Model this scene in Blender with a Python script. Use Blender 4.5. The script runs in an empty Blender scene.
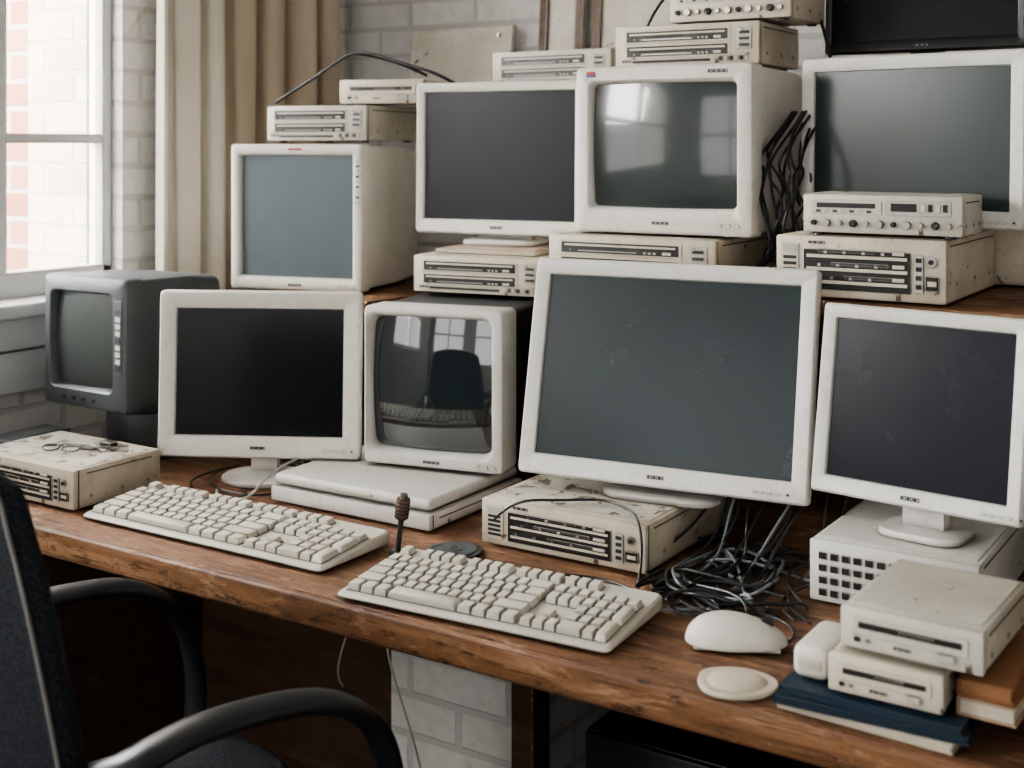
import bpy, bmesh, math, random
from mathutils import Matrix, Vector
R=math.radians
random.seed(7)
T=Matrix.Translation
def Rx(a): return Matrix.Rotation(R(a),4,'X')
def Ry(a): return Matrix.Rotation(R(a),4,'Y')
def Rz(a): return Matrix.Rotation(R(a),4,'Z')

# ------------------------------------------------------------ materials
def newmat(name):
    m=bpy.data.materials.new(name); m.use_nodes=True
    nt=m.node_tree; return m,nt,nt.nodes['Principled BSDF']
def N(nt,t,**k):
    n=nt.nodes.new(t)
    for a,b in k.items(): setattr(n,a,b)
    return n
def c4(c): return (c[0],c[1],c[2],1)
def noise(nt,vec,scale,detail=6,rough=.6,dist=0):
    n=N(nt,'ShaderNodeTexNoise'); n.inputs['Scale'].default_value=scale
    n.inputs['Detail'].default_value=detail; n.inputs['Roughness'].default_value=rough
    n.inputs['Distortion'].default_value=dist
    if vec is not None: nt.links.new(vec,n.inputs['Vector'])
    return n.outputs['Fac']
def ramp(nt,fac,a,b,ca=(0,0,0),cb=(1,1,1)):
    n=N(nt,'ShaderNodeValToRGB'); e=n.color_ramp.elements
    e[0].position=a; e[0].color=c4(ca); e[1].position=b; e[1].color=c4(cb)
    nt.links.new(fac,n.inputs['Fac']); return n.outputs['Color']
def mix(nt,fac,a,b,blend='MIX'):
    n=N(nt,'ShaderNodeMix',data_type='RGBA',blend_type=blend)
    for i,v in ((0,fac),(6,a),(7,b)):
        if isinstance(v,(int,float)): n.inputs[i].default_value=v
        elif isinstance(v,tuple): n.inputs[i].default_value=c4(v)
        else: nt.links.new(v,n.inputs[i])
    return n.outputs[2]
def bump(nt,h,strength,dist,bs):
    n=N(nt,'ShaderNodeBump'); n.inputs['Strength'].default_value=strength
    n.inputs['Distance'].default_value=dist
    nt.links.new(h,n.inputs['Height']); nt.links.new(n.outputs[0],bs.inputs['Normal'])
def objco(nt,scale=None):
    tc=N(nt,'ShaderNodeTexCoord'); v=tc.outputs['Object']
    if scale:
        mp=N(nt,'ShaderNodeMapping'); mp.inputs['Scale'].default_value=scale
        nt.links.new(v,mp.inputs['Vector']); v=mp.outputs[0]
    return v
def plastic(name,c1,c2,rough=.45,spots=0,spotc=(.10,.055,.03),bs=.06,scale=7):
    m,nt,b=newmat(name); v=objco(nt)
    col=mix(nt,ramp(nt,noise(nt,v,scale,5),.38,.68),c1,c2)
    fine=noise(nt,v,90,6,.7)
    col=mix(nt,ramp(nt,fine,.52,.95),col,tuple(x*.72 for x in c2))
    if spots:
        s=ramp(nt,noise(nt,v,26,9,.72,.4),.71-spots*.10,.735-spots*.10)
        col=mix(nt,s,col,spotc)
        s2=ramp(nt,noise(nt,v,9,8,.7,1.),.56,.92)
        col=mix(nt,s2,col,tuple(a*.6+q*.4 for a,q in zip(c2,spotc)))
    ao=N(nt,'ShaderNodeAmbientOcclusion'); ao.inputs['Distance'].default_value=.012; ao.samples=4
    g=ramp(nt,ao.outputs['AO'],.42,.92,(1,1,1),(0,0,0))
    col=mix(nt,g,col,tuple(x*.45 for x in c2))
    nt.links.new(col,b.inputs['Base Color'])
    b.inputs['Roughness'].default_value=rough
    bump(nt,fine,bs,.0008,b)
    return m
def plain(name,c,rough=.5,metal=0,spec=.5):
    m,nt,b=newmat(name); v=objco(nt)
    col=mix(nt,noise(nt,v,30,4),c,tuple(x*.8 for x in c))
    nt.links.new(col,b.inputs['Base Color'])
    b.inputs['Roughness'].default_value=rough; b.inputs['Metallic'].default_value=metal
    b.inputs['Specular IOR Level'].default_value=spec
    return m
def glass_screen(name,c,rough=.22,dust=.25,coat=0.,spec=.3):
    m,nt,b=newmat(name); v=objco(nt)
    d=ramp(nt,noise(nt,v,4,8,.6,.3),.3,.85)
    col=mix(nt,d,c,tuple(x*(1+dust)+.003 for x in c))
    sp=ramp(nt,noise(nt,v,160,3,.8),.73,.81)
    col=mix(nt,sp,col,tuple(x*1.4+.02 for x in c))
    nt.links.new(col,b.inputs['Base Color'])
    rr_=N(nt,'ShaderNodeMapRange'); nt.links.new(d,rr_.inputs[0])
    rr_.inputs[3].default_value=rough; rr_.inputs[4].default_value=rough+.03
    nt.links.new(rr_.outputs[0],b.inputs['Roughness'])
    b.inputs['Coat Weight'].default_value=coat; b.inputs['Coat Roughness'].default_value=.03
    b.inputs['Specular IOR Level'].default_value=spec
    return m

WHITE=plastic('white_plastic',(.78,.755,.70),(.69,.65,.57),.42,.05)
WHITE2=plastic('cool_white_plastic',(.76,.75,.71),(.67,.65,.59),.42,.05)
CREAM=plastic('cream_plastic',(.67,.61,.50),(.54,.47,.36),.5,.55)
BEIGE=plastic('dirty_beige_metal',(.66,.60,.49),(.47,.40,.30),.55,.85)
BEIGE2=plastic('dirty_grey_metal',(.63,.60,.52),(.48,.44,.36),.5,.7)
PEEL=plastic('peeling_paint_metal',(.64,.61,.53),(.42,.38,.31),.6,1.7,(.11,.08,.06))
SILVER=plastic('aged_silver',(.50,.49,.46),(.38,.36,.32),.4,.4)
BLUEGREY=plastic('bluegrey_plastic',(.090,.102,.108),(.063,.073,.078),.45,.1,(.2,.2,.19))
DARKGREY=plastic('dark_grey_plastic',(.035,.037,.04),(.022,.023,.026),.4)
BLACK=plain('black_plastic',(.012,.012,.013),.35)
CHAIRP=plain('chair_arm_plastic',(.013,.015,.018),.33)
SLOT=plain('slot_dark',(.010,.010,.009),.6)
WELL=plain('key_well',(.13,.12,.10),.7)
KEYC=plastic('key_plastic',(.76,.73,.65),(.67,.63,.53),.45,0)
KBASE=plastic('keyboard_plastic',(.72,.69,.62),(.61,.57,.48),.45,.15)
LABEL=plain('label_ink',(.04,.04,.045),.5)
REDL=plain('label_red',(.35,.03,.03),.5)
METAL=plain('worn_metal',(.35,.33,.30),.35,.9)
BROWN=plain('rusty_brown',(.16,.09,.05),.6)
COVERB=plain('orange_cover',(.30,.14,.06),.6)
PAPER=plain('paper_edge',(.55,.49,.39),.9)
BLUE=plain('blue_cover',(.012,.028,.048),.5)
RUBBER=plain('cable_black',(.012,.012,.013),.4)
CBLUE=plain('cable_grey',(.16,.18,.19),.4)
CWHITE=plain('cable_white',(.5,.5,.47),.4)
S_A=glass_screen('screen_bluegrey',(.084,.102,.112),.3)
S_D=glass_screen('screen_dark_matte',(.011,.012,.016),.28)
S_F=glass_screen('screen_greygreen',(.034,.042,.040),.10,.25,.45,.5)
S_L=glass_screen('screen_green',(.036,.047,.044),.20,.15,0,.2)
S_V=glass_screen('screen_grey',(.055,.063,.060),.15,.2,.2)
S_U=glass_screen('screen_black',(.008,.009,.010),.2)
S_S=glass_screen('screen_glossy',(.014,.020,.022),.04,.5,1.,1.)
S_B=glass_screen('screen_teal',(.015,.025,.027),.26,.2,0,.4)
S_P=glass_screen('screen_navy',(.006,.007,.012),.26,.4,0,.2)

def brick(name,c1,c2,mort,peel,peelc,bw=.22,rh=.075,ms=.008,bs=.6,rough=.85):
    m,nt,b=newmat(name); tc=N(nt,'ShaderNodeTexCoord')
    sp=N(nt,'ShaderNodeSeparateXYZ'); nt.links.new(tc.outputs['Object'],sp.inputs[0])
    ad=N(nt,'ShaderNodeMath',operation='ADD'); nt.links.new(sp.outputs[0],ad.inputs[0]); nt.links.new(sp.outputs[1],ad.inputs[1])
    cb=N(nt,'ShaderNodeCombineXYZ'); nt.links.new(ad.outputs[0],cb.inputs[0]); nt.links.new(sp.outputs[2],cb.inputs[1])
    br=N(nt,'ShaderNodeTexBrick'); nt.links.new(cb.outputs[0],br.inputs['Vector'])
    br.inputs['Scale'].default_value=1; br.inputs['Brick Width'].default_value=bw
    br.inputs['Row Height'].default_value=rh; br.inputs['Mortar Size'].default_value=ms
    br.inputs['Mortar Smooth'].default_value=.35
    br.inputs['Color1'].default_value=c4(c1); br.inputs['Color2'].default_value=c4(c2); br.inputs['Mortar'].default_value=c4(mort)
    nz=noise(nt,tc.outputs['Object'],7,9,.7,.6)
    col=mix(nt,ramp(nt,nz,peel,peel+.07),br.outputs['Color'],peelc)
    n2=noise(nt,tc.outputs['Object'],40,6,.6)
    col=mix(nt,ramp(nt,n2,.45,.9),col,tuple(x*.8 for x in c2))
    nt.links.new(col,b.inputs['Base Color']); b.inputs['Roughness'].default_value=rough
    mt=N(nt,'ShaderNodeMath',operation='MULTIPLY_ADD'); nt.links.new(n2,mt.inputs[0]); mt.inputs[1].default_value=.5
    inv=N(nt,'ShaderNodeMath',operation='SUBTRACT'); inv.inputs[0].default_value=1; nt.links.new(br.outputs['Fac'],inv.inputs[1])
    nt.links.new(inv.outputs[0],mt.inputs[2])
    bump(nt,mt.outputs[0],bs,.006,b)
    return m
BRICKW=brick('white_painted_brick',(.68,.67,.64),(.62,.61,.58),(.50,.49,.47),.60,(.42,.37,.32),bs=.5)
BRICKR=brick('pale_red_brick',(.42,.29,.24),(.52,.44,.39),(.43,.40,.37),.6,(.58,.54,.50))
BRICKX=brick('red_brick',(.24,.10,.065),(.31,.16,.115),(.34,.31,.28),.72,(.4,.36,.32))
def wood(name,a,bcol,ccol,scale=(1.2,14,14),rough=.42,wear=True):
    m,nt,b=newmat(name); v=objco(nt,scale)
    g=noise(nt,v,2.2,9,.65,1.2)
    n=N(nt,'ShaderNodeValToRGB'); e=n.color_ramp.elements
    e[0].position=.3; e[0].color=c4(a); e[1].position=.72; e[1].color=c4(ccol)
    k=e.new(.5); k.color=c4(bcol); nt.links.new(g,n.inputs['Fac'])
    v2=objco(nt); big=noise(nt,v2,3.,6,.6)
    col=mix(nt,ramp(nt,big,.35,.75),n.outputs['Color'],mix(nt,.45,n.outputs['Color'],a))
    if wear:
        w=ramp(nt,noise(nt,objco(nt,(.5,2,2)),14,9,.78,.5),.53,.66)
        col=mix(nt,w,col,tuple(x*1.15+.04 for x in ccol))
        w2=ramp(nt,noise(nt,objco(nt,(.5,1.6,1.6)),34,9,.8,.2),.55,.62)
        col=mix(nt,w2,col,tuple(x*.5 for x in a))
        w3=ramp(nt,noise(nt,objco(nt,(.12,5,5)),60,4,.6,.1),.59,.65)
        col=mix(nt,w3,col,tuple(x*.5 for x in a))
        w4=ramp(nt,noise(nt,objco(nt,(1,1,1)),70,9,.85,.2),.60,.66)
        col=mix(nt,w4,col,tuple(x*1.1+.10 for x in ccol))
    nt.links.new(col,b.inputs['Base Color'])
    rm=N(nt,'ShaderNodeMapRange'); nt.links.new(noise(nt,v2,18,8,.7),rm.inputs[0]); rm.inputs[1].default_value=.35; rm.inputs[2].default_value=.65; rm.inputs[3].default_value=rough-.1; rm.inputs[4].default_value=rough+.25
    nt.links.new(rm.outputs[0],b.inputs['Roughness'])
    b.inputs['Specular IOR Level'].default_value=.35
    bump(nt,g,.5,.002,b)
    return m
WOOD=wood('desk_wood',(.060,.030,.016),(.155,.074,.036),(.28,.155,.085),rough=.52)
WOODE=wood('desk_edge_wood',(.10,.047,.020),(.225,.112,.050),(.36,.20,.105),rough=.5)
WOODD=wood('dark_wood',(.035,.019,.011),(.07,.038,.021),(.11,.065,.038),(1,10,10),.5,False)
FLOORM=wood('floor_wood',(.05,.03,.02),(.08,.05,.03),(.12,.08,.05),(1,8,8),.5,False)
def wallpaint(name,c,rough=.7):
    m,nt,b=newmat(name); v=objco(nt)
    col=mix(nt,ramp(nt,noise(nt,v,6,8,.7),.4,.75),c,tuple(x*.88 for x in c))
    nt.links.new(col,b.inputs['Base Color']); b.inputs['Roughness'].default_value=rough
    bump(nt,noise(nt,v,60,5),.2,.001,b); return m
PAINT=wallpaint('white_paint',(.68,.70,.70),.5)
PLASTER=wallpaint('plaster',(.63,.615,.585))
CANVAS=plastic('aged_board',(.68,.64,.56),(.54,.49,.40),.7,.9)
def fabric(name,c,trans,wsc=900):
    m,nt,b=newmat(name); v=objco(nt)
    col=mix(nt,ramp(nt,noise(nt,v,5,5),.3,.7),c,tuple(x*.9 for x in c))
    nt.links.new(col,b.inputs['Base Color']); b.inputs['Roughness'].default_value=.9
    b.inputs['Sheen Weight'].default_value=.2
    bump(nt,noise(nt,v,wsc,2),.3,.0006,b)
    if trans:
        tr=N(nt,'ShaderNodeBsdfTranslucent'); nt.links.new(col,tr.inputs[0])
        mx=N(nt,'ShaderNodeMixShader'); mx.inputs[0].default_value=trans
        nt.links.new(b.outputs[0],mx.inputs[1]); nt.links.new(tr.outputs[0],mx.inputs[2])
        nt.links.new(mx.outputs[0],nt.nodes['Material Output'].inputs[0])
    return m
CURT=fabric('tan_curtain',(.60,.50,.38),.12)
CURT_LIT=fabric('lit_curtain',(.86,.81,.71),.2)  # paler copy of the same curtain, window light painted into its colour
def mesh_fabric(name):
    m,nt,b=newmat(name); v=objco(nt)
    vo=N(nt,'ShaderNodeTexVoronoi'); vo.inputs['Scale'].default_value=330; nt.links.new(v,vo.inputs['Vector'])
    f=ramp(nt,vo.outputs['Distance'],.3,.7)
    nt.links.new(mix(nt,f,(.006,.007,.009),(.026,.030,.038)),b.inputs['Base Color']); b.inputs['Roughness'].default_value=.8
    b.inputs['Specular IOR Level'].default_value=.25
    bump(nt,vo.outputs['Distance'],.5,.001,b); return m
CHAIRF=mesh_fabric('chair_fabric')
GLASS,ntg,bg=newmat('window_glass')
bg.inputs['Transmission Weight'].default_value=1; bg.inputs['Roughness'].default_value=0; bg.inputs['IOR'].default_value=1.02

# ------------------------------------------------------------ builder
def rr(w,h,r,y,xc=0,zc=0,k=5):
    r=min(r,w/2-1e-4,h/2-1e-4); p=[]
    for cx,cz,a0 in ((w/2-r,h/2-r,0),(-w/2+r,h/2-r,90),(-w/2+r,-h/2+r,180),(w/2-r,-h/2+r,270)):
        for i in range(k):
            a=R(a0+90*i/(k-1)); p.append(Vector((xc+cx+r*math.cos(a),y,zc+cz+r*math.sin(a))))
    return p
def catmull(pts,n=8,closed=False):
    P=[Vector(p) for p in pts]; out=[]; L=len(P)
    rng=range(L) if closed else range(L-1)
    for i in rng:
        if closed: a,b,c,d=P[i-1],P[i],P[(i+1)%L],P[(i+2)%L]
        else: a,b,c,d=P[max(i-1,0)],P[i],P[i+1],P[min(i+2,L-1)]
        for j in range(n):
            t=j/n
            out.append(.5*((2*b)+(c-a)*t+(2*a-5*b+4*c-d)*t*t+(3*b-a-3*c+d)*t**3))
    if not closed: out.append(P[-1])
    return out
class B:
    def __init__(s): s.bm=bmesh.new(); s.mats=[]; s.M=Matrix()
    def mi(s,m):
        if m not in s.mats: s.mats.append(m)
        return s.mats.index(m)
    def box(s,c,sz,m,bev=0,seg=2,rot=None,top=None):
        M=s.M@T(Vector(c))
        if rot is not None: M=M@rot
        r=bmesh.ops.create_cube(s.bm,size=1)
        vs=r['verts']
        for v in vs:
            f=1 if (top is None or v.co.z<0) else top
            v.co=M@Vector((v.co.x*sz[0]*f,v.co.y*sz[1]*f,v.co.z*sz[2]))
        fs={f for v in vs for f in v.link_faces}; i=s.mi(m)
        for f in fs: f.material_index=i
        if bev>0:
            es=list({e for v in vs for e in v.link_edges})
            bmesh.ops.bevel(s.bm,geom=es,offset=min(bev,min(sz)*.45),segments=seg,affect='EDGES',profile=.5)
    def cyl(s,c,r,h,m,axis='z',r2=None,seg=24,bev=0):
        rot={'z':Matrix(),'y':Rx(90),'x':Ry(90)}[axis]
        M=s.M@T(Vector(c))@rot
        q=bmesh.ops.create_cone(s.bm,cap_ends=True,segments=seg,radius1=r,radius2=r if r2 is None else r2,depth=h,matrix=M)
        fs={f for v in q['verts'] for f in v.link_faces}; i=s.mi(m)
        for f in fs: f.material_index=i
        if bev:
            es=[e for e in {e for v in q['verts'] for e in v.link_edges} if any(len(f.verts)>4 for f in e.link_faces)]
            bmesh.ops.bevel(s.bm,geom=es,offset=bev,segments=2,affect='EDGES',profile=.5)
    def loft(s,loops,m,cap0=True,cap1=True,closed=True):
        i=s.mi(m); L=[[s.bm.verts.new(s.M@Vector(p)) for p in lp] for lp in loops]
        n=len(L[0])
        for a,b in zip(L[:-1],L[1:]):
            for j in range(n if closed else n-1):
                f=s.bm.faces.new((a[j],a[(j+1)%n],b[(j+1)%n],b[j])); f.material_index=i
        if cap0: f=s.bm.faces.new(L[0]); f.material_index=i
        if cap1: f=s.bm.faces.new(L[-1]); f.material_index=i
    def grid(s,fn,nu,nv,m):
        i=s.mi(m); V=[[s.bm.verts.new(s.M@Vector(fn(a/nu,b/nv))) for b in range(nv+1)] for a in range(nu+1)]
        for a in range(nu):
            for b in range(nv):
                f=s.bm.faces.new((V[a][b],V[a+1][b],V[a+1][b+1],V[a][b+1])); f.material_index=i
    def sweep(s,pts,ra,rb,m,side=(1,0,0),n=10,closed=False,sm=8):
        P=catmull(pts,sm,closed); loops=[]; L=len(P); side=Vector(side)
        for i,p in enumerate(P):
            t=(P[(i+1)%L]-P[i-1]) if closed else (P[min(i+1,L-1)]-P[max(i-1,0)])
            t.normalize(); x=side-t*side.dot(t)
            if x.length<1e-3: x=Vector((0,0,1))-t*t.z
            x.normalize(); y=t.cross(x)
            loops.append([p+x*ra*math.cos(2*math.pi*k/n)+y*rb*math.sin(2*math.pi*k/n) for k in range(n)])
        if closed: loops.append(loops[0])
        s.loft(loops,m,not closed,not closed)
        if closed: bmesh.ops.remove_doubles(s.bm,verts=s.bm.verts[:],dist=1e-6)
    def done(s,name,loc=(0,0,0),rz=0,ang=35,recalc=True):
        if recalc: bmesh.ops.recalc_face_normals(s.bm,faces=s.bm.faces[:])
        me=bpy.data.meshes.new(name); s.bm.to_mesh(me); s.bm.free()
        for m in s.mats: me.materials.append(m)
        for p in me.polygons: p.use_smooth=True
        me.set_sharp_from_angle(angle=R(ang))
        o=bpy.data.objects.new(name,me); bpy.context.collection.objects.link(o)
        o.location=loc; o.rotation_euler=(0,0,R(rz)); return o

def cables(name,splines,r,mat):
    cu=bpy.data.curves.new(name,'CURVE'); cu.dimensions='3D'; cu.bevel_depth=r; cu.bevel_resolution=2; cu.resolution_u=8
    mats=mat if isinstance(mat,list) else [mat]
    for m in mats: cu.materials.append(m)
    for k,pts in enumerate(splines):
        sp=cu.splines.new('NURBS'); sp.points.add(len(pts)-1)
        for i,p in enumerate(pts): sp.points[i].co=(p[0],p[1],p[2],1)
        sp.order_u=4; sp.use_endpoint_u=True; sp.material_index=k%len(mats)
    o=bpy.data.objects.new(name,cu); bpy.context.collection.objects.link(o); return o

# ------------------------------------------------------------ object makers
def mark(b,x,y,z,n=6,h=.006,mat=None,w=.0035):
    for i in range(n):
        b.box((x+(i-n/2+.5)*w*1.35,y,z),(w,.0006,h),mat or LABEL)
        if i%2: b.box((x+(i-n/2+.5)*w*1.35,y-.0002,z),(w*.4,.0006,h*.45),WHITE)
def lcd(name,w,h,loc,rz,tilt,neck,case,screen,bez=.022,bot=.032,depth=.055,foot=('round',.09),rad=.008,roll=0,off=0,neckw=.06,footm=None):
    b=B(); b.M=T((0,0,neck))@Ry(roll)@Rx(-tilt); footm=footm or case
    sw=w-2*bez; sh=h-bez-bot; zs=bot+sh/2; zc=h/2
    b.loft([rr(w*.5,h*.5,.02,depth,0,zc),rr(w*.62,h*.62,.03,depth-.006,0,zc),rr(w-.035,h-.035,.02,.034,0,zc),
            rr(w-.006,h-.006,rad,.026,0,zc),rr(w,h,rad,.022,0,zc),rr(w,h,rad,.006,0,zc),rr(w-.003,h-.003,rad,.002,0,zc),
            rr(w-.008,h-.008,rad*.9,0,0,zc),rr(sw+.008,sh+.008,.004,.0008,0,zs),rr(sw+.003,sh+.003,.003,.0025,0,zs),rr(sw-.001,sh-.001,.002,.009,0,zs)],case,True,False)
    b.box((0,.0105,zs),(sw+.004,.006,sh+.004),screen)
    mark(b,0,-.0004,bot*.48,6,.0055)
    for i in range(4): b.box((w*.33+i*.012,-.0008,bot*.4),(.007,.003,.003),case,.0006,1)
    b.box((w*.33+.052,-.0008,bot*.4),(.003,.002,.003),LABEL)
    for i in range(7): b.box((0,depth+.0002,h*.35+i*.012),(w*.35,.001,.004),SLOT)
    b.M=Matrix()
    fy=depth*.6+.02+math.sin(R(tilt))*h*.15
    b.loft([[Vector((x*neckw*.5,fy+y*.012,z)) for x,y in ((-1,-1),(1,-1),(1,1),(-1,1))] for z in (.006,neck+h*.3)],footm)
    if foot[0]=='round':
        r=foot[1]
        b.loft([[Vector((math.cos(a)*r*q,fy+math.sin(a)*r*q*.8,z)) for a in [2*math.pi*i/40 for i in range(40)]] for q,z in ((.98,0),(1,.003),(1,.008),(.93,.012),(.45,.016),(.35,.020))],footm)
    else:
        fw,fd=foot[1],foot[2]
        b.loft([[Vector((p.x,fy+p.z,z)) for p in rr(fw*q,fd*q,fd*.3,0,k=6)] for q,z in ((.98,0),(1,.002),(1,.007),(.96,.010),(.5,.013),(.4,.014))],footm)
    return b.done(name,loc,rz)
def crt(name,w,h,d,loc,rz,tilt,case,screen,bez=.03,bot=.04,front=.05,tb=.9,bulge=.012,srad=.025,rad=.015,backcase=None,labels=True,side_vents=True,lift=0,bezmat=None,midy=None,sx0=0):
    b=B(); b.M=T((0,0,lift))@Rx(-tilt)
    bc=backcase or case; bm_=bezmat or case
    sw=w-2*bez; sh=h-bez-bot; zs=bot+sh/2; zc=h/2
    my=midy or d*.55
    b.loft([rr(w*tb*.9,h*tb*.9,.02,d,0,zc*tb+.002),rr(w*tb,h*tb,.02,d-.015,0,zc*tb+.006),rr(w*(.5+tb/2),h*(.5+tb/2),rad,my,0,zc*(.5+tb/2)+.003),rr(w-.008,h-.008,rad,front+.006,0,zc),rr(w-.008,h-.008,rad,front-.004,0,zc)],bc,True,True)
    b.loft([rr(w-.012,h-.012,rad,front,0,zc),rr(w,h,rad,front,0,zc),rr(w,h,rad,.008,0,zc),rr(w-.004,h-.004,rad,.0025,0,zc),rr(w-.012,h-.012,rad*.9,0,0,zc),
            rr(sw+.010,sh+.010,srad*1.15,0.0005,sx0,zs),rr(sw+.004,sh+.004,srad,.003,sx0,zs),rr(sw-.006,sh-.006,srad,.018,sx0,zs),rr(sw-.01,sh-.01,srad,.04,sx0,zs)],bm_,True,False)
    def fn(u,v):
        x=2*u-1; z=2*v-1
        return (sx0+x*(sw/2-.001),.008+bulge*(x*x+z*z)*.5,zs+z*(sh/2-.001))
    b.grid(fn,24,18,screen)
    if labels:
        mark(b,0,-.0004,bot*.45,7,.005)
        for i in range(3): b.cyl((w*.33+i*.016,-.001,bot*.42),.0035,.004,bm_,'y',seg=12)
    if side_vents:
        for i in range(14):
            for sx in (-1,1):
                b.box((sx*(w/2*(.5+tb/2)-.0015),my-.05+i*.008,h*.7),(.004,.003,h*.22),SLOT,rot=None)
    for sx in (-1,1):
        for y in (.04,d*.7): b.cyl((sx*w*.36,y,.001),.012,.008,BLACK,seg=12)
    return b,name,loc,rz
def device(name,w,d,h,loc,rz,style,mat,seed=0,facem=None,topm=None):
    rd=random.Random(seed); b=B(); fm=facem or mat; ft=.004; topm=topm or mat
    b.box((0,d/2+.006,ft+(h-ft)/2),(w,d-.012,h-ft),mat,.0025,2)
    b.box((0,.006,ft+(h-ft)/2),(w+.003,.012,h-ft),fm,.003,2)
    b.box((0,.013,ft+(h-ft)/2),(w+.0012,.0016,h-ft-.004),SLOT)
    b.box((0,d*.52,h+.0006),(w-.012,d-.036,.0012),topm,.0008,1)
    for sx in (-1,1):
        for y in (.2,.55,.85): b.cyl((sx*(w/2+.0004),d*y,h*.3),.003,.0016,METAL,'x',seg=10)
        b.box((sx*(w/2+.0002),d*.52,h-.010),(.0012,d-.05,.0015),SLOT)
        for y in (.12,.88): b.cyl((sx*w*.42,d*y,ft/2),.009,ft,BLACK,seg=12)
    y0=-.0006
    def slot(x,z,ww,hh,tray=True):
        b.box((x,y0+.0003,z),(ww*1.04,.002,hh*1.25),fm,.0008,1)
        b.box((x,y0-.0003,z),(ww,.002,hh),SLOT,.0006,1)
        b.box((x,y0-.0010,z+hh*.22),(ww*.94,.002,hh*.18),fm,.0004,1)
        b.box((x-ww*.1,y0-.0008,z-hh*.28),(ww*.5,.002,hh*.10),METAL)
        if tray:
            b.box((x+ww*.40,y0-.0016,z-hh*.25),(ww*.07,.003,hh*.24),fm,.0005,1)
            for q in range(3): b.box((x+ww*(.22+.04*q),y0-.0016,z-hh*.27),(ww*.022,.003,hh*.16),SILVER,.0003,1)
            b.box((x-ww*.42,y0-.0012,z-hh*.25),(.003,.002,.002),METAL)
    zc=h/2+ft/2; H=h-ft
    if style=='slot':
        n=2 if H>.06 else 1
        for i in range(n):
            z=ft+H*(.73-.36*i) if n==2 else ft+H*.62
            slot(-w*.06,z,w*.72,H*.26,True)
        b.box((-w*.10,y0,ft+H*.12),(w*.55,.0016,H*.06),SLOT)
        b.box((w*.41,y0,ft+H*.6),(w*.10,.003,H*.5),SILVER,.001,1)
        for i in range(3): b.box((w*.41,y0-.0014,ft+H*(.44+.15*i)),(w*.07,.003,H*.08),SLOT,.0005,1)
        b.cyl((w*.385,y0-.0016,ft+H*.80),H*.04,.004,METAL,'y',seg=12)
        for i in range(6): b.box((w*(.25+.035*i),y0-.001,ft+H*.14),(w*.024,.003,H*.11),SILVER if i%2 else SLOT,.0004,1)
        mark(b,-w*.42,y0-.0004,ft+H*.14,5,H*.06,None,.003)
    elif style=='pc':
        b.box((-w*.415,y0,zc),(w*.11,.003,H*.74),fm,.001,1)
        for i in range(5): b.box((-w*.415,y0-.0014,ft+H*(.24+.1*i)),(w*.08,.002,H*.05),SLOT)
        b.box((-w*.415,y0-.0014,ft+H*.78),(w*.08,.002,H*.12),SILVER,.0004,1)
        b.box((-w*.01,y0,ft+H*.46),(w*.64,.0024,H*.66),SLOT,.0006,1)
        for i in range(3):
            z=ft+H*(.26+.21*i)
            b.box((-w*.01,y0-.0012,z),(w*.60,.0026,H*.055),fm,.0004,1)
            b.box((-w*.01+w*(.1-.08*i),y0-.001,z+H*.09),(w*.34,.0024,H*.05),DARKGREY,.0004,1)
            b.box((w*.24,y0-.0022,z+H*.085),(w*.07,.003,H*.06),fm,.0005,1)
        for i in range(12): 
            b.box((-w*.27+i*w*.038,y0-.0022,ft+H*(.26+.21*(i%3))+H*.07),(w*.018,.002,H*.045),METAL if rd.random()<.6 else SILVER)
        b.box((w*.355,y0-.001,ft+H*.46),(w*.05,.003,H*.6),SILVER,.0006,1)
        for i in range(4): b.box((w*.355,y0-.0025,ft+H*(.26+.14*i)),(w*.032,.002,H*.07),SLOT)
        b.cyl((w*.425,y0-.001,ft+H*.66),H*.085,.004,METAL,'y',seg=16)
        b.cyl((w*.425,y0-.003,ft+H*.66),H*.04,.004,SLOT,'y',seg=12)
        b.box((w*.43,y0-.001,ft+H*.32),(w*.075,.003,H*.22),SLOT,.0005,1)
        b.box((w*.43,y0-.0025,ft+H*.32),(w*.05,.002,H*.08),fm)
        mark(b,-w*.25,y0-.0004,ft+H*.9,6,.004)
    elif style=='knobs':
        b.box((-w*.22,y0,ft+H*.68),(w*.46,.002,H*.36),BEIGE2,.0006,1)
        b.box((-w*.22,y0-.0008,ft+H*.72),(w*.38,.002,H*.12),SLOT)
        for i in range(7): b.box((-w*.40+i*w*.055,y0-.0008,ft+H*.57),(w*.03,.002,H*.06),SILVER if i%2 else LABEL)
        b.box((w*.24,y0-.0004,ft+H*.68),(w*.40,.002,H*.36),SILVER,.0006,1)
        b.box((w*.15,y0-.0010,ft+H*.70),(w*.16,.002,H*.20),SLOT)
        for i in range(4): b.box((w*(.27+.045*i),y0-.0015,ft+H*.70),(w*.03,.003,H*.2),SLOT if i%2 else BEIGE2,.0004,1)
        for i in range(11):
            r=H*(.10 if i%2 else .07)
            b.cyl((-w*.43+i*w*.086,y0-.003,ft+H*.26),r,.008,METAL if i%3 else SLOT,'y',r2=r*.85,seg=16)
    elif style=='vent':
        nx=9
        for r_ in range(4):
            for i in range(nx):
                if i>6 and r_<2: continue
                b.box((-w*.42+i*w*.072,y0,ft+H*(.16+.2*r_)),(w*.052,.003,H*.12),SLOT,.0005,1)
        b.box((w*.34,y0,ft+H*.75),(w*.2,.003,H*.3),fm,.001,1)
        b.box((w*.34,y0-.001,ft+H*.30),(w*.22,.003,H*.16),SLOT)
    elif style=='floppy':
        b.box((0,y0,ft+H*.58),(w*.82,.002,H*.40),fm,.0006,1)
        b.box((0,y0-.001,ft+H*.62),(w*.74,.002,H*.16),SLOT,.0003,1)
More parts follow.
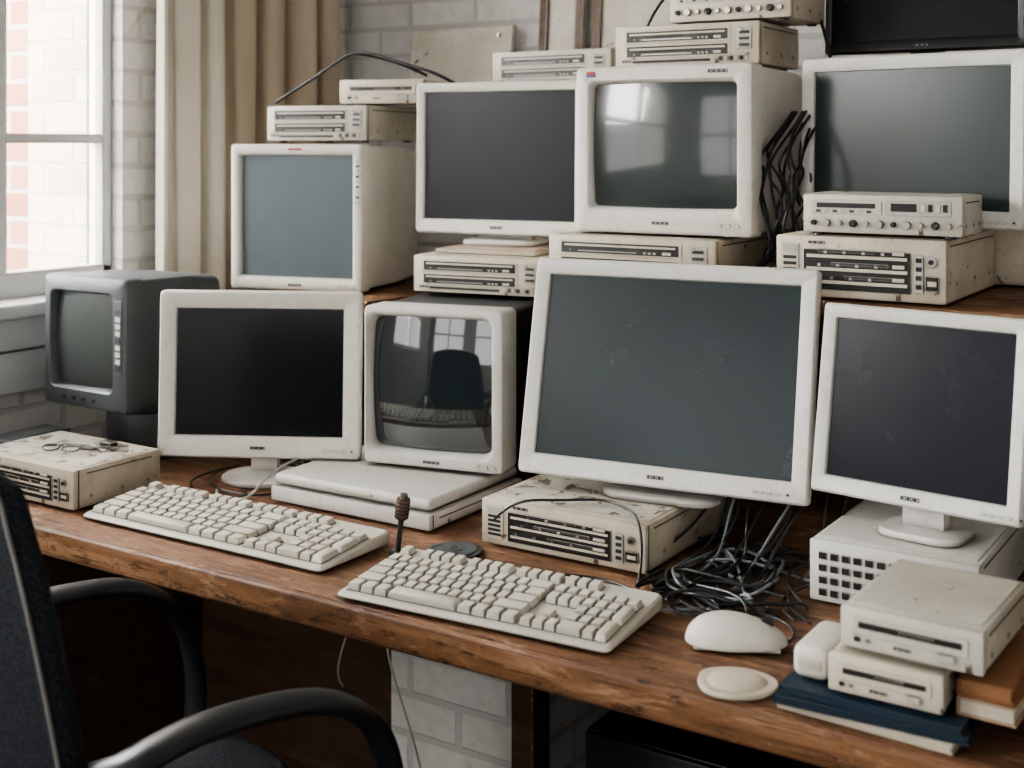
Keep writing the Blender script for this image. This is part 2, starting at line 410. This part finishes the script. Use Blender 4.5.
        b.box((w*.05,y0-.002,ft+H*.62),(w*.25,.002,H*.07),DARKGREY,.0003,1)
        b.box((w*.26,y0-.002,ft+H*.26),(w*.12,.004,H*.16),SILVER,.0006,1)
        b.box((-w*.3,y0-.001,ft+H*.25),(w*.03,.002,H*.06),METAL)
        b.box((-w*.38,y0-.001,ft+H*.25),(w*.04,.002,H*.10),SLOT)
        mark(b,-w*.05,y0-.0004,ft+H*.22,6,.003,None,.0025)
    return b.done(name,loc,rz)
def tower(name,w,d,h,loc,rz,mat,vents=True):
    b=B()
    b.box((0,d/2,h/2),(w,d,h),mat,.004,2)
    b.box((0,-.004,h/2),(w-.004,.012,h-.004),mat,.005,2)
    for i in range(3): b.box((0,-.0102,h*(.88-.1*i)),(w*.8,.002,h*.07),SLOT,.0006,1); b.box((0,-.0115,h*(.88-.1*i)),(w*.74,.002,h*.045),mat,.0006,1)
    b.cyl((0,-.011,h*.5),.012,.005,METAL,'y')
    if vents:
        for i in range(12): b.box((0,-.0105,h*.08+i*h*.022),(w*.6,.002,h*.009),SLOT)
    for sx in (-1,1):
        for i in range(8): b.box((sx*(w/2+.0003),d*.6,h*.3+i*.012),(.0012,d*.2,.004),SLOT)
    return b.done(name,loc,rz)

# ------------------------------------------------------------ room
XW,YW=-2.42,2.84
b=B()
b.box((-.2,YW+.1,1.35),(5.4,.2,2.9),BRICKW); b.done('wall_back')
b=B()
y0,y1,z0,z1=.95,2.035,1.06,2.35; th=.34
ya2,yb2=-1.5,.1
def lw(ya,yb,za,zb): b.box((XW-th/2,(ya+yb)/2,(za+zb)/2),(th,yb-ya,zb-za),BRICKW)
lw(-2.6,ya2,-.1,2.8); lw(yb2,y0,-.1,2.8); lw(y1,YW,-.1,2.8)
for a_,c_ in ((y0,y1),(ya2,yb2)): lw(a_,c_,-.1,z0); lw(a_,c_,z1,2.8)
b.done('wall_left')
b=B(); b.box((-3.12,2.40,1.2),(.34,.40,3.4),BRICKX); b.done('wall_exterior')
b=B(); b.box((2.6,.1,1.35),(.2,5.4,2.9),PLASTER); b.done('wall_right')
b=B(); b.box((-.2,.1,-.05),(5.4,5.4,.1),FLOORM); b.done('floor')
b=B(); b.box((-.2,.1,2.75),(5.4,5.4,.1),PLASTER); b.done('ceiling')
YF=-2.5
b=B()
def fw(xa,xb,za,zb): b.box(((xa+xb)/2,YF-.08,(za+zb)/2),(xb-xa,.16,zb-za),PLASTER)
ops=[(-2.30,-1.25),(-.95,.45),(.8,2.2)]
fw(-2.42,2.5,-.1,.75); fw(-2.42,2.5,2.45,2.8)
xs=[-2.42]+[v for o in ops for v in o]+[2.5]
for i in range(0,len(xs),2): fw(xs[i],xs[i+1],.75,2.45)
b.done('wall_front')
b=B()
for xa,xb in ops:
    for x in (xa+.025,xb-.025): b.box((x,YF-.06,1.6),(.05,.05,1.698),PAINT,.004,1)
    for z in (.775,1.6,2.425): b.box(((xa+xb)/2,YF-.06,z),(xb-xa-.1,.05,.05),PAINT,.004,1)
    b.box(((xa+xb)/2,YF-.06,1.6),(.04,.04,1.6),PAINT,.004,1)
b.done('window_2')
fx=XW-.06
def fr(y,z,sy,sz,sx=.05): b.box((fx,y,z),(sx,sy,sz),PAINT,.004,2)
b=B()
for y in (ya2+.025,(ya2+yb2)/2,yb2-.025): fr(y,(z0+z1)/2,.05,z1-z0-.004)
for z in (z0+.03,1.7,z1-.03): fr((ya2+yb2)/2,z,yb2-ya2-.004,.05,.045)
b.done('added_window')  # unseen window, added for light from the left and a screen reflection
b=B()
b.box((XW-.22,y1-.008,(z0+z1)/2),(.22,.014,z1-z0-.004),BRICKR)
b.box((XW-.22,y0+.008,(z0+z1)/2),(.22,.014,z1-z0-.004),BRICKR)
fr(y0+.022,(z0+z1)/2,.044,z1-z0-.002); fr(y1-.014,(z0+z1)/2,.028,z1-z0-.002)
fr((y0+y1)/2,z0+.03,y1-y0-.002,.058); fr((y0+y1)/2,z1-.03,y1-y0-.002,.058)
fr(1.735,(z0+z1)/2,.034,z1-z0-.05,.045); fr(1.35,(z0+z1)/2,.034,z1-z0-.05,.045)
fr((y0+y1)/2,1.415,y1-y0-.05,.022,.04); fr((y0+y1)/2,1.86,y1-y0-.05,.022,.04)
b.box((fx,(y0+y1)/2,(z0+z1)/2),(.004,y1-y0-.04,z1-z0-.04),GLASS)
b.done('window_1')
b=B()
b.box((XW+.0,(y0+y1)/2-.02,z0-.012),(.16,y1-y0+.04,.03),PAINT,.006,3)
b.box((XW+.021,(y0+y1)/2-.02,z0-.065),(.04,y1-y0+.02,.07),PAINT,.006,3)
b.box((XW+.013,(y0+y1)/2-.02,z0-.15),(.024,y1-y0+.0,.09),PAINT,.004,2)
b.done('trim_1')
def curtain(name,ya,yb,xo,mat,folds,amp,ph):
    b=B()
    def fn(u,v):
        y=ya+(yb-ya)*u; z=.12+2.4*v
        a=amp*(1-.25*v)
        x=xo+a*math.sin(folds*2*math.pi*u+ph+.4*math.sin(v*3+u*5))+a*.3*math.sin(folds*3.3*math.pi*u+v*2)
        return (x,y+.01*math.sin(folds*4*math.pi*u+v),z)
    b.grid(fn,int(folds*24),40,mat)
    o=b.done(name,ang=80); m=o.modifiers.new('thick','SOLIDIFY'); m.thickness=.003; return o
curtain('curtain',2.262,2.77,XW+.056,CURT,4.6,.034,1.6)
curtain('curtain',2.07,2.27,XW+.070,CURT_LIT,2.0,.024,1.5)
b=B(); b.cyl((XW+.1,1.5,2.56),.014,2.6,METAL,'y')
for y in (.4,2.79): b.cyl((XW+.05,y,2.56),.009,.1,METAL,'x')
for i in range(12): b.cyl((XW+.1,2.08+i*.06,2.545),.02,.006,METAL,'y')
b.done('curtain_rod')

# ------------------------------------------------------------ desk
b=B()
DX0,DX1,DY0,DY1=-2.27,.35,1.385,2.80
b.box(((DX0+DX1)/2,(DY0+.012+DY1)/2,.7275),(DX1-DX0,DY1-DY0-.012,.045),WOOD,.001,1)
b.box(((DX0+DX1)/2,DY0+.0065,.727),(DX1-DX0,.013,.045),WOODE,.005,3)
b.box((-1.80,2.0,.352),(.60,.03,.704),WOODD,.002,1)
for x in (-2.24,.3): b.box((x,2.1,.352),(.035,1.25,.704),WOODD,.003,1)
b.box((-1.195,1.90,.352),(.045,.06,.704),WOODD,.003,1)
b.box((-1.195,2.60,.352),(.045,.06,.704),WOODD,.003,1)
b.box((-.45,2.4,.45),(1.46,.02,.5),WOODD,.002,1)
b.box((-1.365,2.15,.352),(.28,.5,.70),BRICKW)   # separate white brick pier beneath the top, joined into this mesh
b.done('desk')
def riser(name,xa,xb,ya,yb,zt,legs=True):
    b=B(); b.box(((xa+xb)/2,(ya+yb)/2,zt-.0125),(xb-xa,yb-ya,.025),WOOD,.003,2)
    for x in (xa+.012,xb-.012): b.box((x,(ya+yb)/2+.01,(.751+zt-.026)/2),(.022,yb-ya-.03,zt-.777),WOODD,.002,1)
    b.box(((xa+xb)/2,yb-.02,(.751+zt-.026)/2),(xb-xa-.05,.012,zt-.777),WOODD)
    return b.done(name)
riser('desk_riser_shelf',-2.03,-1.66,2.015,2.5,1.082)
riser('desk_riser_shelf',-1.235,.2,1.985,2.74,1.15)
b=B(); b.box((-1.55,2.765,1.49),(1.25,.148,.02),WOODD,.002,1)
for x in (-2.05,-1.1): b.box((x,2.78,1.45),(.02,.11,.06),WOODD)
b.done('wall_shelf')
def board(name,x,w,h,mat,frm,tilt,y=2.775):
    b=B(); b.M=Rx(-tilt)
    b.box((0,.007,h/2),(w,.012,h),mat,.002,1)
    if frm:
        for sx in (-1,1): b.box((sx*(w/2-.012),-.003,h/2),(.024,.012,h),frm,.002,1)
        for z in (.012,h-.012): b.box((0,-.003,z),(w-.048,.012,.024),frm,.002,1)
    b.cyl((w*.38,-.001,h*.88),.005,.004,METAL,'y')
    return b.done(name,(x,y,1.5),0)
board('painted_board',-1.98,.33,.215,CANVAS,None,6)
board('picture_frame',-1.66,.13,.42,CANVAS,WOODD,4)
board('painted_board',-1.42,.30,.42,CANVAS,WOODD,4)

# ------------------------------------------------------------ monitors
bb,n,l,r_=crt('A',.318,.316,.34,(-1.893,2.056,1.086),14,0,WHITE,S_A,.024,.028,.04,.94,.004,.004,.006,midy=.2,side_vents=False)
for i in range(9): bb.box((.318/2-.010,-.0006,.28-i*.011),(.008,.001,.004),LABEL if i%2 else BEIGE2)
bb.box((0,-.0006,.305),(.03,.001,.004),REDL)
bb.done('crt_monitor',l,r_)
device('desktop_computer',.24,.30,.080,(-1.885,2.115,1.406),14,'slot',BEIGE2,3)
device('external_drive',.20,.17,.058,(-1.800,2.235,1.4885),16,'floppy',CREAM,4)
lcd('flat_monitor',.378,.312,(-1.443,2.163,1.1955),8,1,.022,WHITE,S_D,.020,.030,.05,('rect',.17,.12),neckw=.12)
b=B(); b.box((0,.10,.004),(.22,.2,.008),PAPER,.001,1); b.box((.01,.095,.010),(.2,.18,.004),plain('pink_folder',(.45,.30,.25),.8),.001,1)
b.done('file_folder',(-1.43,2.10,1.183),8)
device('dvd_player',.28,.27,.076,(-1.42,2.06,1.1045),8,'slot',CREAM,6)
bb,n,l,r_=crt('F',.346,.306,.36,(-1.030,2.075,1.2385),2,0,WHITE,S_F,.030,.046,.05,.94,.012,.010,.008,midy=.25,side_vents=False)
bb.box((-.14,-.0006,.292),(.018,.001,.010),REDL); bb.box((-.14,-.0012,.289),(.018,.001,.004),plain('label_blue',(.03,.05,.2)))
mark(bb,.11,-.0006,.292,8,.006)
bb.done('crt_monitor',l,r_)
device('dvd_player',.33,.38,.083,(-1.075,2.04,1.151),1,'slot',BEIGE,8)
device('desktop_computer',.288,.23,.082,(-1.038,2.195,1.5455),2,'slot',BEIGE,9)
device('external_drive',.24,.19,.075,(-.965,2.23,1.6300),0,'knobs',CREAM,10)
tower('computer_tower',.26,.27,.775,(-1.485,2.41,.751),0,BEIGE2)
device('desktop_computer',.30,.24,.080,(-1.46,2.40,1.5275),0,'slot',BEIGE2,11)
lcd('flat_monitor',.400,.294,(-.626,2.19,1.256),-8,2,.006,WHITE2,S_L,.026,.030,.05,('rect',.2,.10),neckw=.1)
device('desktop_computer',.27,.34,.102,(-.645,2.0,1.151),0,'pc',BEIGE,12)
device('radio_receiver',.250,.135,.066,(-.6135,2.012,1.2545),0,'knobs',BEIGE2,13)
tower('computer_tower',.38,.33,.35,(-.56,2.37,1.151),0,BEIGE,False)
lcd('flat_monitor',.375,.28,(-.667,2.44,1.502),0,2,.075,BLACK,S_P,.016,.024,.05,('round',.10),rad=.006)
# bottom row
bb,n,l,r_=crt('V',.254,.268,.275,(-2.150,1.710,.864),0,0,BLUEGREY,S_V,.034,.04,.04,.93,.014,.014,.008,midy=.18,labels=False,sx0=-.010)
bb.box((.105,-.0006,.15),(.022,.002,.15),BLUEGREY,.001,1)
for i in range(9): bb.box((.105,-.002,.09+i*.014),(.014,.001,.010),WHITE2 if i%4 else LABEL,0,1,Ry(8*(i%2)))
for i in range(4): bb.cyl((-.06+i*.03,-.001,.018),.004,.004,DARKGREY,'y',seg=12)
bb.done('crt_television',l,r_)
b=B(); b.cyl((0,0,.052),.085,.085,BLUEGREY,bev=.004); b.cyl((0,0,.006),.10,.012,BLUEGREY,bev=.003); b.cyl((0,0,.10),.07,.010,DARKGREY)
b.done('monitor_pedestal',(-2.13,1.86,.751))
lcd('flat_monitor',.392,.316,(-1.724,1.769,.752),28,3,.054,WHITE,S_U,.034,.042,.06,('round',.085),rad=.008,neckw=.05)
bb,n,l,r_=crt('S',.278,.292,.42,(-1.3925,1.874,.810),12,0,WHITE2,S_S,.016,.026,.07,.97,.024,.018,.010,backcase=DARKGREY,midy=.3,sx0=-.007)
bb.done('crt_monitor',l,r_)
device('flatbed_scanner',.356,.29,.030,(-1.457,1.714,.751),0,'none',WHITE2,15)
b=B(); b.box((0,.14,.011),(.35,.28,.020),WHITE2,.008,3); b.box((.0,-.001,.011),(.1,.003,.006),BEIGE2,.001,1)
b.done('laptop',(-1.457,1.72,.7835),1)
lcd('flat_monitor',.488,.362,(-.921,1.835,.829),7,13,.024,WHITE2,S_B,.028,.034,.055,('rect',.2,.14),rad=.008,neckw=.12,footm=SILVER)
device('desktop_computer',.295,.33,.076,(-1.0265,1.719,.751),0,'pc',BEIGE,16,topm=PEEL)
lcd('flat_monitor',.305,.276,(-.508,1.80,.843),-7,10,.050,WHITE2,S_P,.022,.026,.055,('rect',.12,.10),rad=.006,neckw=.06)
device('computer_case',.23,.30,.090,(-.520,1.756,.751),0,'vent',WHITE2,17)
device('external_drive',.29,.20,.074,(-2.023,1.47,.751),0,'pc',BEIGE,18,topm=PEEL)
device('network_switch',.075,.15,.072,(-2.213,1.55,.751),0,'floppy',BLUEGREY,19)

# ------------------------------------------------------------ keyboards
def keyboard(name,w,d,loc,rz):
    b=B()
    hf,hb=.011,.026
    def lp(q,kind):
        o=[]
        for cx,cy,a0 in ((1,1,0),(-1,1,90),(-1,-1,180),(1,-1,270)):
            for i in range(4):
                a=R(a0+30*i); r=.008
                x=cx*(w/2-q-r)+r*math.cos(a); y=cy*(d/2-q-r)+r*math.sin(a)
                zt=hf+(hb-hf)*(y/d+.5)
                o.append(Vector((x,y,{'b':.003,'m':.006,'t0':zt-.003,'t':zt}[kind])))
        return o
    b.loft([lp(.004,'b'),lp(0,'m'),lp(0,'t0'),lp(.003,'t')],KBASE)
    sl=math.degrees(math.atan((hb-hf)/d))
    b.M=T((0,0,(hf+hb)/2))@Rx(sl)
    u=(w-.018)/22.3; ru=(d-.022)/6.45; x0=-w/2+.009; ytop=d/2-.012
    def well(xa,xb,ra,rb):
        b.box((x0+(xa+xb)/2*u,ytop-(ra+rb)/2*ru,.0003),((xb-xa)*u-.001,(rb-ra)*ru-.001,.001),WELL)
    well(0,15,1.35,6.35); well(15.3,18.3,1.35,3.35); well(15.3,18.3,5.35,6.35); well(16.3,17.3,4.35,5.35); well(18.3,22.3,1.35,6.35)
    well(0,1,0,1); well(2,6,0,1); well(6.5,10.5,0,1); well(11,15,0,1); well(15.3,18.3,0,1)
    def key(x,row,kw,kh=1):
        yy=ytop-(row+(.35 if row>0 else 0)+kh/2)*ru
        b.box((x0+(x+kw/2)*u,yy,.005),(kw*u-.0020,kh*ru-.0026,.010),KEYC,.0009,1,top=.80 if kw<1.5 else .92)
    rows={0:[1,-1,1,1,1,1,-.5,1,1,1,1,-.5,1,1,1,1],1:[1]*13+[2],2:[1.5]+[1]*12+[1.5],3:[1.75]+[1]*11+[2.25],4:[2.25]+[1]*10+[2.75],5:[1.25]*3+[6.25]+[1.25]*4}
    for r_,L in rows.items():
        x=0
        for k in L:
            if k>0: key(x,r_,k)
            x+=abs(k)
    for r_ in (0,1,2,5):
        for i in range(3): key(15.3+i,r_,1)
    key(16.3,4,1)
    for r_ in (1,2,3,4):
        for i in range(3): key(18.3+i,r_,1)
    key(18.3,5,2); key(20.3,5,1); key(21.3,1,1); key(21.3,2,1,2); key(21.3,4,1,2)
    b.M=Matrix()
    for sx in (-1,1):
        b.box((sx*w*.4,d*.4,.0045),(.04,.012,.009),KBASE,.001,1); b.box((sx*w*.4,-d*.4,.0015),(.03,.01,.003),BLACK)
    return b.done(name,loc,rz)
keyboard('computer_keyboard',.542,.172,(-1.564,1.543,.7505),.5)
keyboard('computer_keyboard',.428,.184,(-1.000,1.502,.7505),3.8)
# ------------------------------------------------------------ mouse
b=B(); q=bmesh.ops.create_uvsphere(b.bm,u_segments=40,v_segments=24,radius=1)
iw=b.mi(WHITE)
for v in q['verts']:
    x,y,z=v.co
    k=1-.10*x
    if z<0: z=z*.12
    v.co=Vector((x*.066,y*.037*(1+.06*x*x)*k,.006+z*.036*(1-.22*x)))
for f in b.bm.faces: f.material_index=iw
b.box((0,0,.0035),(.11,.050,.005),BEIGE2,.002,2)
b.cyl((.040,0,.031),.008,.006,DARKGREY,'y',seg=16)
b.done('computer_mouse',(-.660,1.550,.751),25)
b=B()
b.loft([[Vector((math.cos(a)*r*(1+.05*math.sin(3*a+1)),math.sin(a)*r*.92*(1+.04*math.cos(2*a)),z)) for a in [2*math.pi*i/48 for i in range(48)]] for r,z in ((.046,0),(.048,.003),(.047,.007),(.042,.008),(.036,.007),(.030,.011),(.018,.0135),(.004,.014))],CREAM)
b.done('coaster',(-.610,1.432,.751),20)
b=B(); b.cyl((0,0,.003),.045,.006,DARKGREY,bev=.002,seg=48); b.cyl((0,0,.0065),.036,.002,BLUEGREY,seg=48); b.cyl((0,0,.008),.012,.002,METAL)
b.done('round_puck',(-1.185,1.656,.751))
b=B(); b.cyl((0,0,.004),.014,.008,DARKGREY,bev=.002); 
b.M=T((0,0,.006))@Ry(8)
b.cyl((0,0,.03),.0045,.06,DARKGREY); b.cyl((0,0,.07),.009,.035,BROWN,r2=.011,bev=.002)
for i in range(5): b.cyl((0,0,.057+i*.006),.0115,.002,DARKGREY)
b.cyl((0,0,.09),.006,.008,METAL)
b.done('desk_microphone',(-1.255,1.600,.751))

# ------------------------------------------------------------ stack bottom right
def book(name,w,d,h,loc,rz,cov,cap=.002,pap=None):
    b=B(); b.box((0,d/2,h/2),(w-.006,d-.006,h-2*cap),pap or PAPER); b.box((0,d/2,cap/2),(w,d,cap),cov,.0006,1); b.box((0,d/2,h-cap/2),(w,d,cap),cov,.0006,1)
    b.box((-w/2+.001,d/2,h/2),(.002,d,h),cov,.0006,1); return b.done(name,loc,rz)
book('notebook',.200,.27,.010,(-.448,1.400,.751),-3,PAPER)
book('blue_folder',.215,.26,.010,(-.440,1.396,.7615),3,BLUE,.003,BLUE)
book('blue_folder',.205,.26,.008,(-.442,1.400,.7720),-1,BLUE,.0025,BLUE)
device('external_drive',.125,.21,.046,(-.425,1.408,.7808),0,'floppy',CREAM,21)
book('paperback_book',.062,.20,.020,(-.322,1.43,.7808),-2,COVERB,.0025,PAPER)
book('paperback_book',.058,.19,.017,(-.324,1.435,.8012),3,COVERB,.002,COVERB)
device('external_drive',.155,.20,.050,(-.400,1.418,.8288),-2,'floppy',BEIGE2,22)
b=B(); b.box((0,0,.020),(.044,.10,.040),WHITE,.012,4); b.box((0,-.0505,.02),(.026,.003,.012),BEIGE2,.001,1)
b.done('power_adapter',(-.5165,1.475,.7812),0)

# ------------------------------------------------------------ cables
rd=random.Random(11); sp=[]
for k in range(19):
    x,y=rd.uniform(-.86,-.62),rd.uniform(1.62,1.75) if k%2 else rd.uniform(1.7,1.93); pts=[(x,y,.757+rd.random()*.01)]
    a=rd.uniform(0,6.28); turn=rd.choice((-.35,.1,.35))
    for i in range(8):
        a+=rd.uniform(-1.0,1.0)+turn
        nx=x+.075*math.cos(a); ny=y+.075*math.sin(a)
        if not(-.862<nx<-.655) or not(1.61<ny<1.95): a+=2.2; nx=x+.05*math.cos(a); ny=y+.05*math.sin(a)
        x=min(max(nx,-.862),-.655); y=min(max(ny,1.61),1.95)
        pts.append((x,y,.757+rd.random()**2*.03))
    sp.append(pts)
for k in range(11):
    x=-.86+k*.022
    sp.append([(x,1.97,.98),(x+rd.uniform(-.02,.02),1.95,.90),(x+rd.uniform(-.04,.04),1.88,.82),(x+rd.uniform(-.05,.05),1.80,.758),(x-.03,1.72,.757),(x+.04,1.66,.757)])
sp.append([(-.86,1.66,.757),(-.84,1.60,.757),(-.79,1.585,.757),(-.76,1.62,.757),(-.72,1.65,.757)])
sp.append([(-.80,1.72,.757),(-.80,1.60,.757),(-.74,1.59,.757),(-.72,1.63,.757),(-.68,1.64,.757),(-.66,1.68,.757)])
sp.append([(-.80,1.70,.757),(-.76,1.64,.757),(-.72,1.62,.757),(-.70,1.66,.757),(-.64,1.66,.757),(-.60,1.62,.757),(-.602,1.585,.757)])
cables('cable_tangle',sp,.0025,[RUBBER,RUBBER,CBLUE,RUBBER])
sp=[]
for k in range(16):
    x=-.83+rd.uniform(-.015,.035); y=2.16+rd.uniform(-.06,.10); pts=[(x,y+.1,1.46),(x,y+.03,1.42)]
    for i in range(6):
        pts.append((x+rd.uniform(-.028,.028),y+rd.uniform(-.03,.03),1.38-i*.034+rd.uniform(-.015,.015)))
    pts+= [(x+rd.uniform(-.03,.0),y-.05,1.20),(x-.01,y-.08,1.165),(x-.03,y-.10,1.157),(x+.02,y-.02,1.157)]
    sp.append(pts)
cables('cable_bundle',sp,.0025,RUBBER)
sp=[[(-1.99,2.10,1.495),(-1.93,2.12,1.53),(-1.86,2.15,1.58),(-1.813,2.161,1.61),(-1.74,2.17,1.59),(-1.66,2.18,1.565),(-1.598,2.19,1.55),(-1.56,2.27,1.50)],[(-1.813,2.161,1.60),(-1.80,2.20,1.60),(-1.76,2.26,1.585),(-1.72,2.30,1.555)]]
cables('power_cord',sp,.0035,RUBBER)
cables('power_cord',[[(-1.15,2.26,1.634),(-1.12,2.24,1.67),(-1.09,2.24,1.70),(-1.06,2.26,1.70),(-1.04,2.28,1.67),(-1.03,2.3,1.634)],[(-.86,2.42,1.66),(-.82,2.36,1.60),(-.80,2.30,1.575),(-.79,2.34,1.50),(-.80,2.4,1.45)]],.0035,RUBBER)
sp=[]
for k in range(9):
    x=-1.80+k*.025; y=1.90
    pts=[(x,y+.03,.80)]
    for i in range(6): pts.append((x+rd.uniform(-.08,.08),1.90+rd.uniform(-.03,.05),.756+rd.random()*.02))
    sp.append(pts)
sp.append([(-1.86,1.80,.757),(-1.83,1.74,.757),(-1.78,1.71,.757),(-1.70,1.70,.757),(-1.645,1.72,.757),(-1.66,1.80,.757)])
sp.append([(-1.655,1.82,.81),(-1.66,1.74,.80),(-1.66,1.70,.77),(-1.66,1.67,.757),(-1.72,1.66,.757),(-1.76,1.70,.757)])
sp.append([(-1.86,1.86,.757),(-1.88,1.76,.757),(-1.84,1.70,.757),(-1.78,1.67,.757),(-1.74,1.66,.757)])
cables('cable_tangle',sp,.0024,[RUBBER,CWHITE,RUBBER])
cables('keyboard_cable',[[(-1.05,1.605,.760),(-1.0,1.64,.757),(-.94,1.67,.757),(-.89,1.66,.757),(-.85,1.64,.757)],[(-1.14,1.703,.80),(-1.10,1.70,.842),(-1.05,1.73,.836),(-.99,1.80,.836),(-.93,1.76,.836),(-.885,1.71,.848),(-.87,1.70,.80),(-.86,1.66,.757)]],.0022,RUBBER)
cables('hanging_cord',[[(-1.50,1.86,.70),(-1.49,1.80,.60),(-1.52,1.78,.50),(-1.56,1.8,.42),(-1.58,1.85,.38)],[(-1.42,1.80,.70),(-1.43,1.79,.62),(-1.42,1.76,.5),(-1.38,1.78,.42),(-1.36,1.8,.3)]],.002,CWHITE)
b=B()
for x in (-.022,.022): b.sweep([(x+.018*math.cos(a),.012*math.sin(a),.010+.003*math.sin(a)) for a in [i*math.pi/4 for i in range(8)]],.0018,.0018,LABEL,(0,0,1),6,True,4)
b.sweep([(-.005,0,.012),(0,.002,.014),(.005,0,.012)],.0015,.0015,LABEL,(0,0,1),6)
b.sweep([(-.04,0,.01),(-.05,.03,.004),(-.02,.055,.003),(.02,.05,.003)],.0015,.0015,LABEL,(0,0,1),6)
b.sweep([(.04,0,.01),(.05,.03,.004),(.03,.06,.003),(-.01,.045,.005)],.0015,.0015,LABEL,(0,0,1),6)
b.done('eyeglasses',(-2.0,1.54,.827),15)
b=B(); 
b.sweep([(.012*math.cos(a),.012*math.sin(a),.003) for a in [i*math.pi/4 for i in range(8)]],.0012,.0012,METAL,(0,0,1),6,True,4)
for a in (20,75,130,200):
    b.M=Rz(a); b.box((.028,0,.002+a*.00002),(.030,.005,.002),METAL,.0005,1); b.cyl((.014,0,.002+a*.00002),.007,.002,BROWN if a<50 else METAL,seg=16); b.box((.040,.003,.002+a*.00002),(.006,.004,.002),METAL)
b.M=Matrix(); b.box((-.02,.02,.006),(.030,.020,.012),DARKGREY,.002,2)
b.done('key_ring',(-1.945,1.60,.8265))
tower('black_computer_tower',.26,.42,.50,(-.85,1.72,.001),0,BLACK)

# ------------------------------------------------------------ chair
b=B()
W,Hh=.215,.250; zc=.808
def bk(u,v,t):
    x=2*u-1; z=2*v-1; k=.55
    X=x*math.sqrt(1-z*z/2*k)*W; Z=z*math.sqrt(1-x*x/2*k)*Hh
    y=-.195-(Z+.2)*.20+.045*(X/W)**2-.02*math.cos(Z/Hh*1.5)
    return (X,y+t,zc+Z)
b.grid(lambda u,v:bk(u,v,0),22,22,CHAIRF); b.grid(lambda u,v:bk(u,v,-.035),22,22,CHAIRF)
edge=[(i/12,0) for i in range(12)]+[(1,i/12) for i in range(12)]+[(1-i/12,1) for i in range(12)]+[(0,1-i/12) for i in range(12)]
b.sweep([bk(u,v,-.0175) for u,v in edge],.018,.013,CHAIRF,(0,1,0),10,True,2)
PIPE=plain('grey_piping',(.22,.21,.20),.6)
b.sweep([tuple(Vector(bk(u,v,-.0335))*1.0+Vector(((u-.5)*.022,0,(v-.5)*.022))) for u,v in edge],.0025,.0025,PIPE,(0,1,0),8,True,2)
b.loft([[Vector((p.x,p.z+.01,z)) for p in rr(w,d,.09,0,k=8)] for w,d,z in ((.38,.34,.425),(.44,.40,.435),(.46,.42,.455),(.46,.42,.485),(.44,.40,.505),(.38,.34,.514),(.2,.17,.517))],CHAIRF)
b.box((0,-.01,.415),(.30,.30,.025),BLACK,.006,2)
for sx in (-1,1):
    x=sx*.26
    b.sweep([(x*.84,-.205,.69),(x*.98,-.17,.722),(x*1.0,-.09,.740),(x*1.01,0,.740),(x*1.02,.08,.727),(x*1.01,.14,.692),(x*1.0,.175,.64),(x*.98,.19,.55),(x*.93,.17,.46),(x*.8,.10,.425),(x*.5,.04,.418)],.027,.014,CHAIRP,(1,0,0),16)
b.box((0,-.245,.50),(.07,.03,.26),BLACK,.008,2,rot=Rx(4)); b.box((0,-.16,.415),(.07,.20,.025),BLACK,.006,2)
b.cyl((0,0,.25),.025,.32,METAL); b.cyl((0,0,.15),.04,.16,BLACK,bev=.004)
for i in range(5):
    a=i*2*math.pi/5+.3; c,s=math.cos(a),math.sin(a)
    b.sweep([(0,0,.11),(.12*c,.12*s,.10),(.28*c,.28*s,.075)],.024,.014,BLACK,(-s,c,0),10)
    for o in (-.015,.015): b.M=T((.28*c,.28*s,.031))@Rz(math.degrees(a)+30); b.cyl((0,o,0),.03,.018,BLACK,'y',bev=.004)
    b.M=Matrix(); b.cyl((.28*c,.28*s,.06),.008,.04,METAL)
b.done('office_chair',(-1.312,1.165,.0),-15,ang=50)

# ------------------------------------------------------------ light, world, camera
w=bpy.data.worlds.new('world'); bpy.context.scene.world=w; w.use_nodes=True
nt=w.node_tree; bgn=nt.nodes['Background']
tc=N(nt,'ShaderNodeTexCoord'); sx=N(nt,'ShaderNodeSeparateXYZ'); nt.links.new(tc.outputs['Generated'],sx.inputs[0])
col=ramp(nt,sx.outputs[2],.0,.5,(.88,.88,.87),(.97,.98,1)); nt.links.new(col,bgn.inputs['Color'])
bgn.inputs['Strength'].default_value=3.9
def area(name,loc,target,sx,sy,power,col):
    L=bpy.data.lights.new(name,'AREA'); L.shape='RECTANGLE'; L.size=sx; L.size_y=sy; L.energy=power; L.color=col
    o=bpy.data.objects.new(name,L); bpy.context.collection.objects.link(o); o.location=loc
    o.rotation_euler=(Vector(target)-Vector(loc)).to_track_quat('-Z','Y').to_euler(); return o
area('daylight_panel',(-3.5,1.0,2.2),(-1.5,1.6,1.1),2.0,2.0,580,(1,.98,.95))
area('daylight_panel',(-3.3,-.9,2.5),(-1.2,1.6,1.1),1.6,1.6,250,(1,.98,.94))  # added panel outside the unseen left window, boosts light from that side
try: bpy.context.scene.view_settings.look='AgX - Medium High Contrast'
except Exception as e: print(e)
cam=bpy.data.cameras.new('camera'); co=bpy.data.objects.new('camera',cam); bpy.context.collection.objects.link(co)
co.location=(0,0,1.4); co.rotation_euler=(R(90),0,R(33)); cam.lens=45; cam.sensor_width=36; cam.shift_y=-.2334
cam.dof.use_dof=True; cam.dof.focus_distance=2.05; cam.dof.aperture_fstop=4.0
bpy.context.scene.camera=co
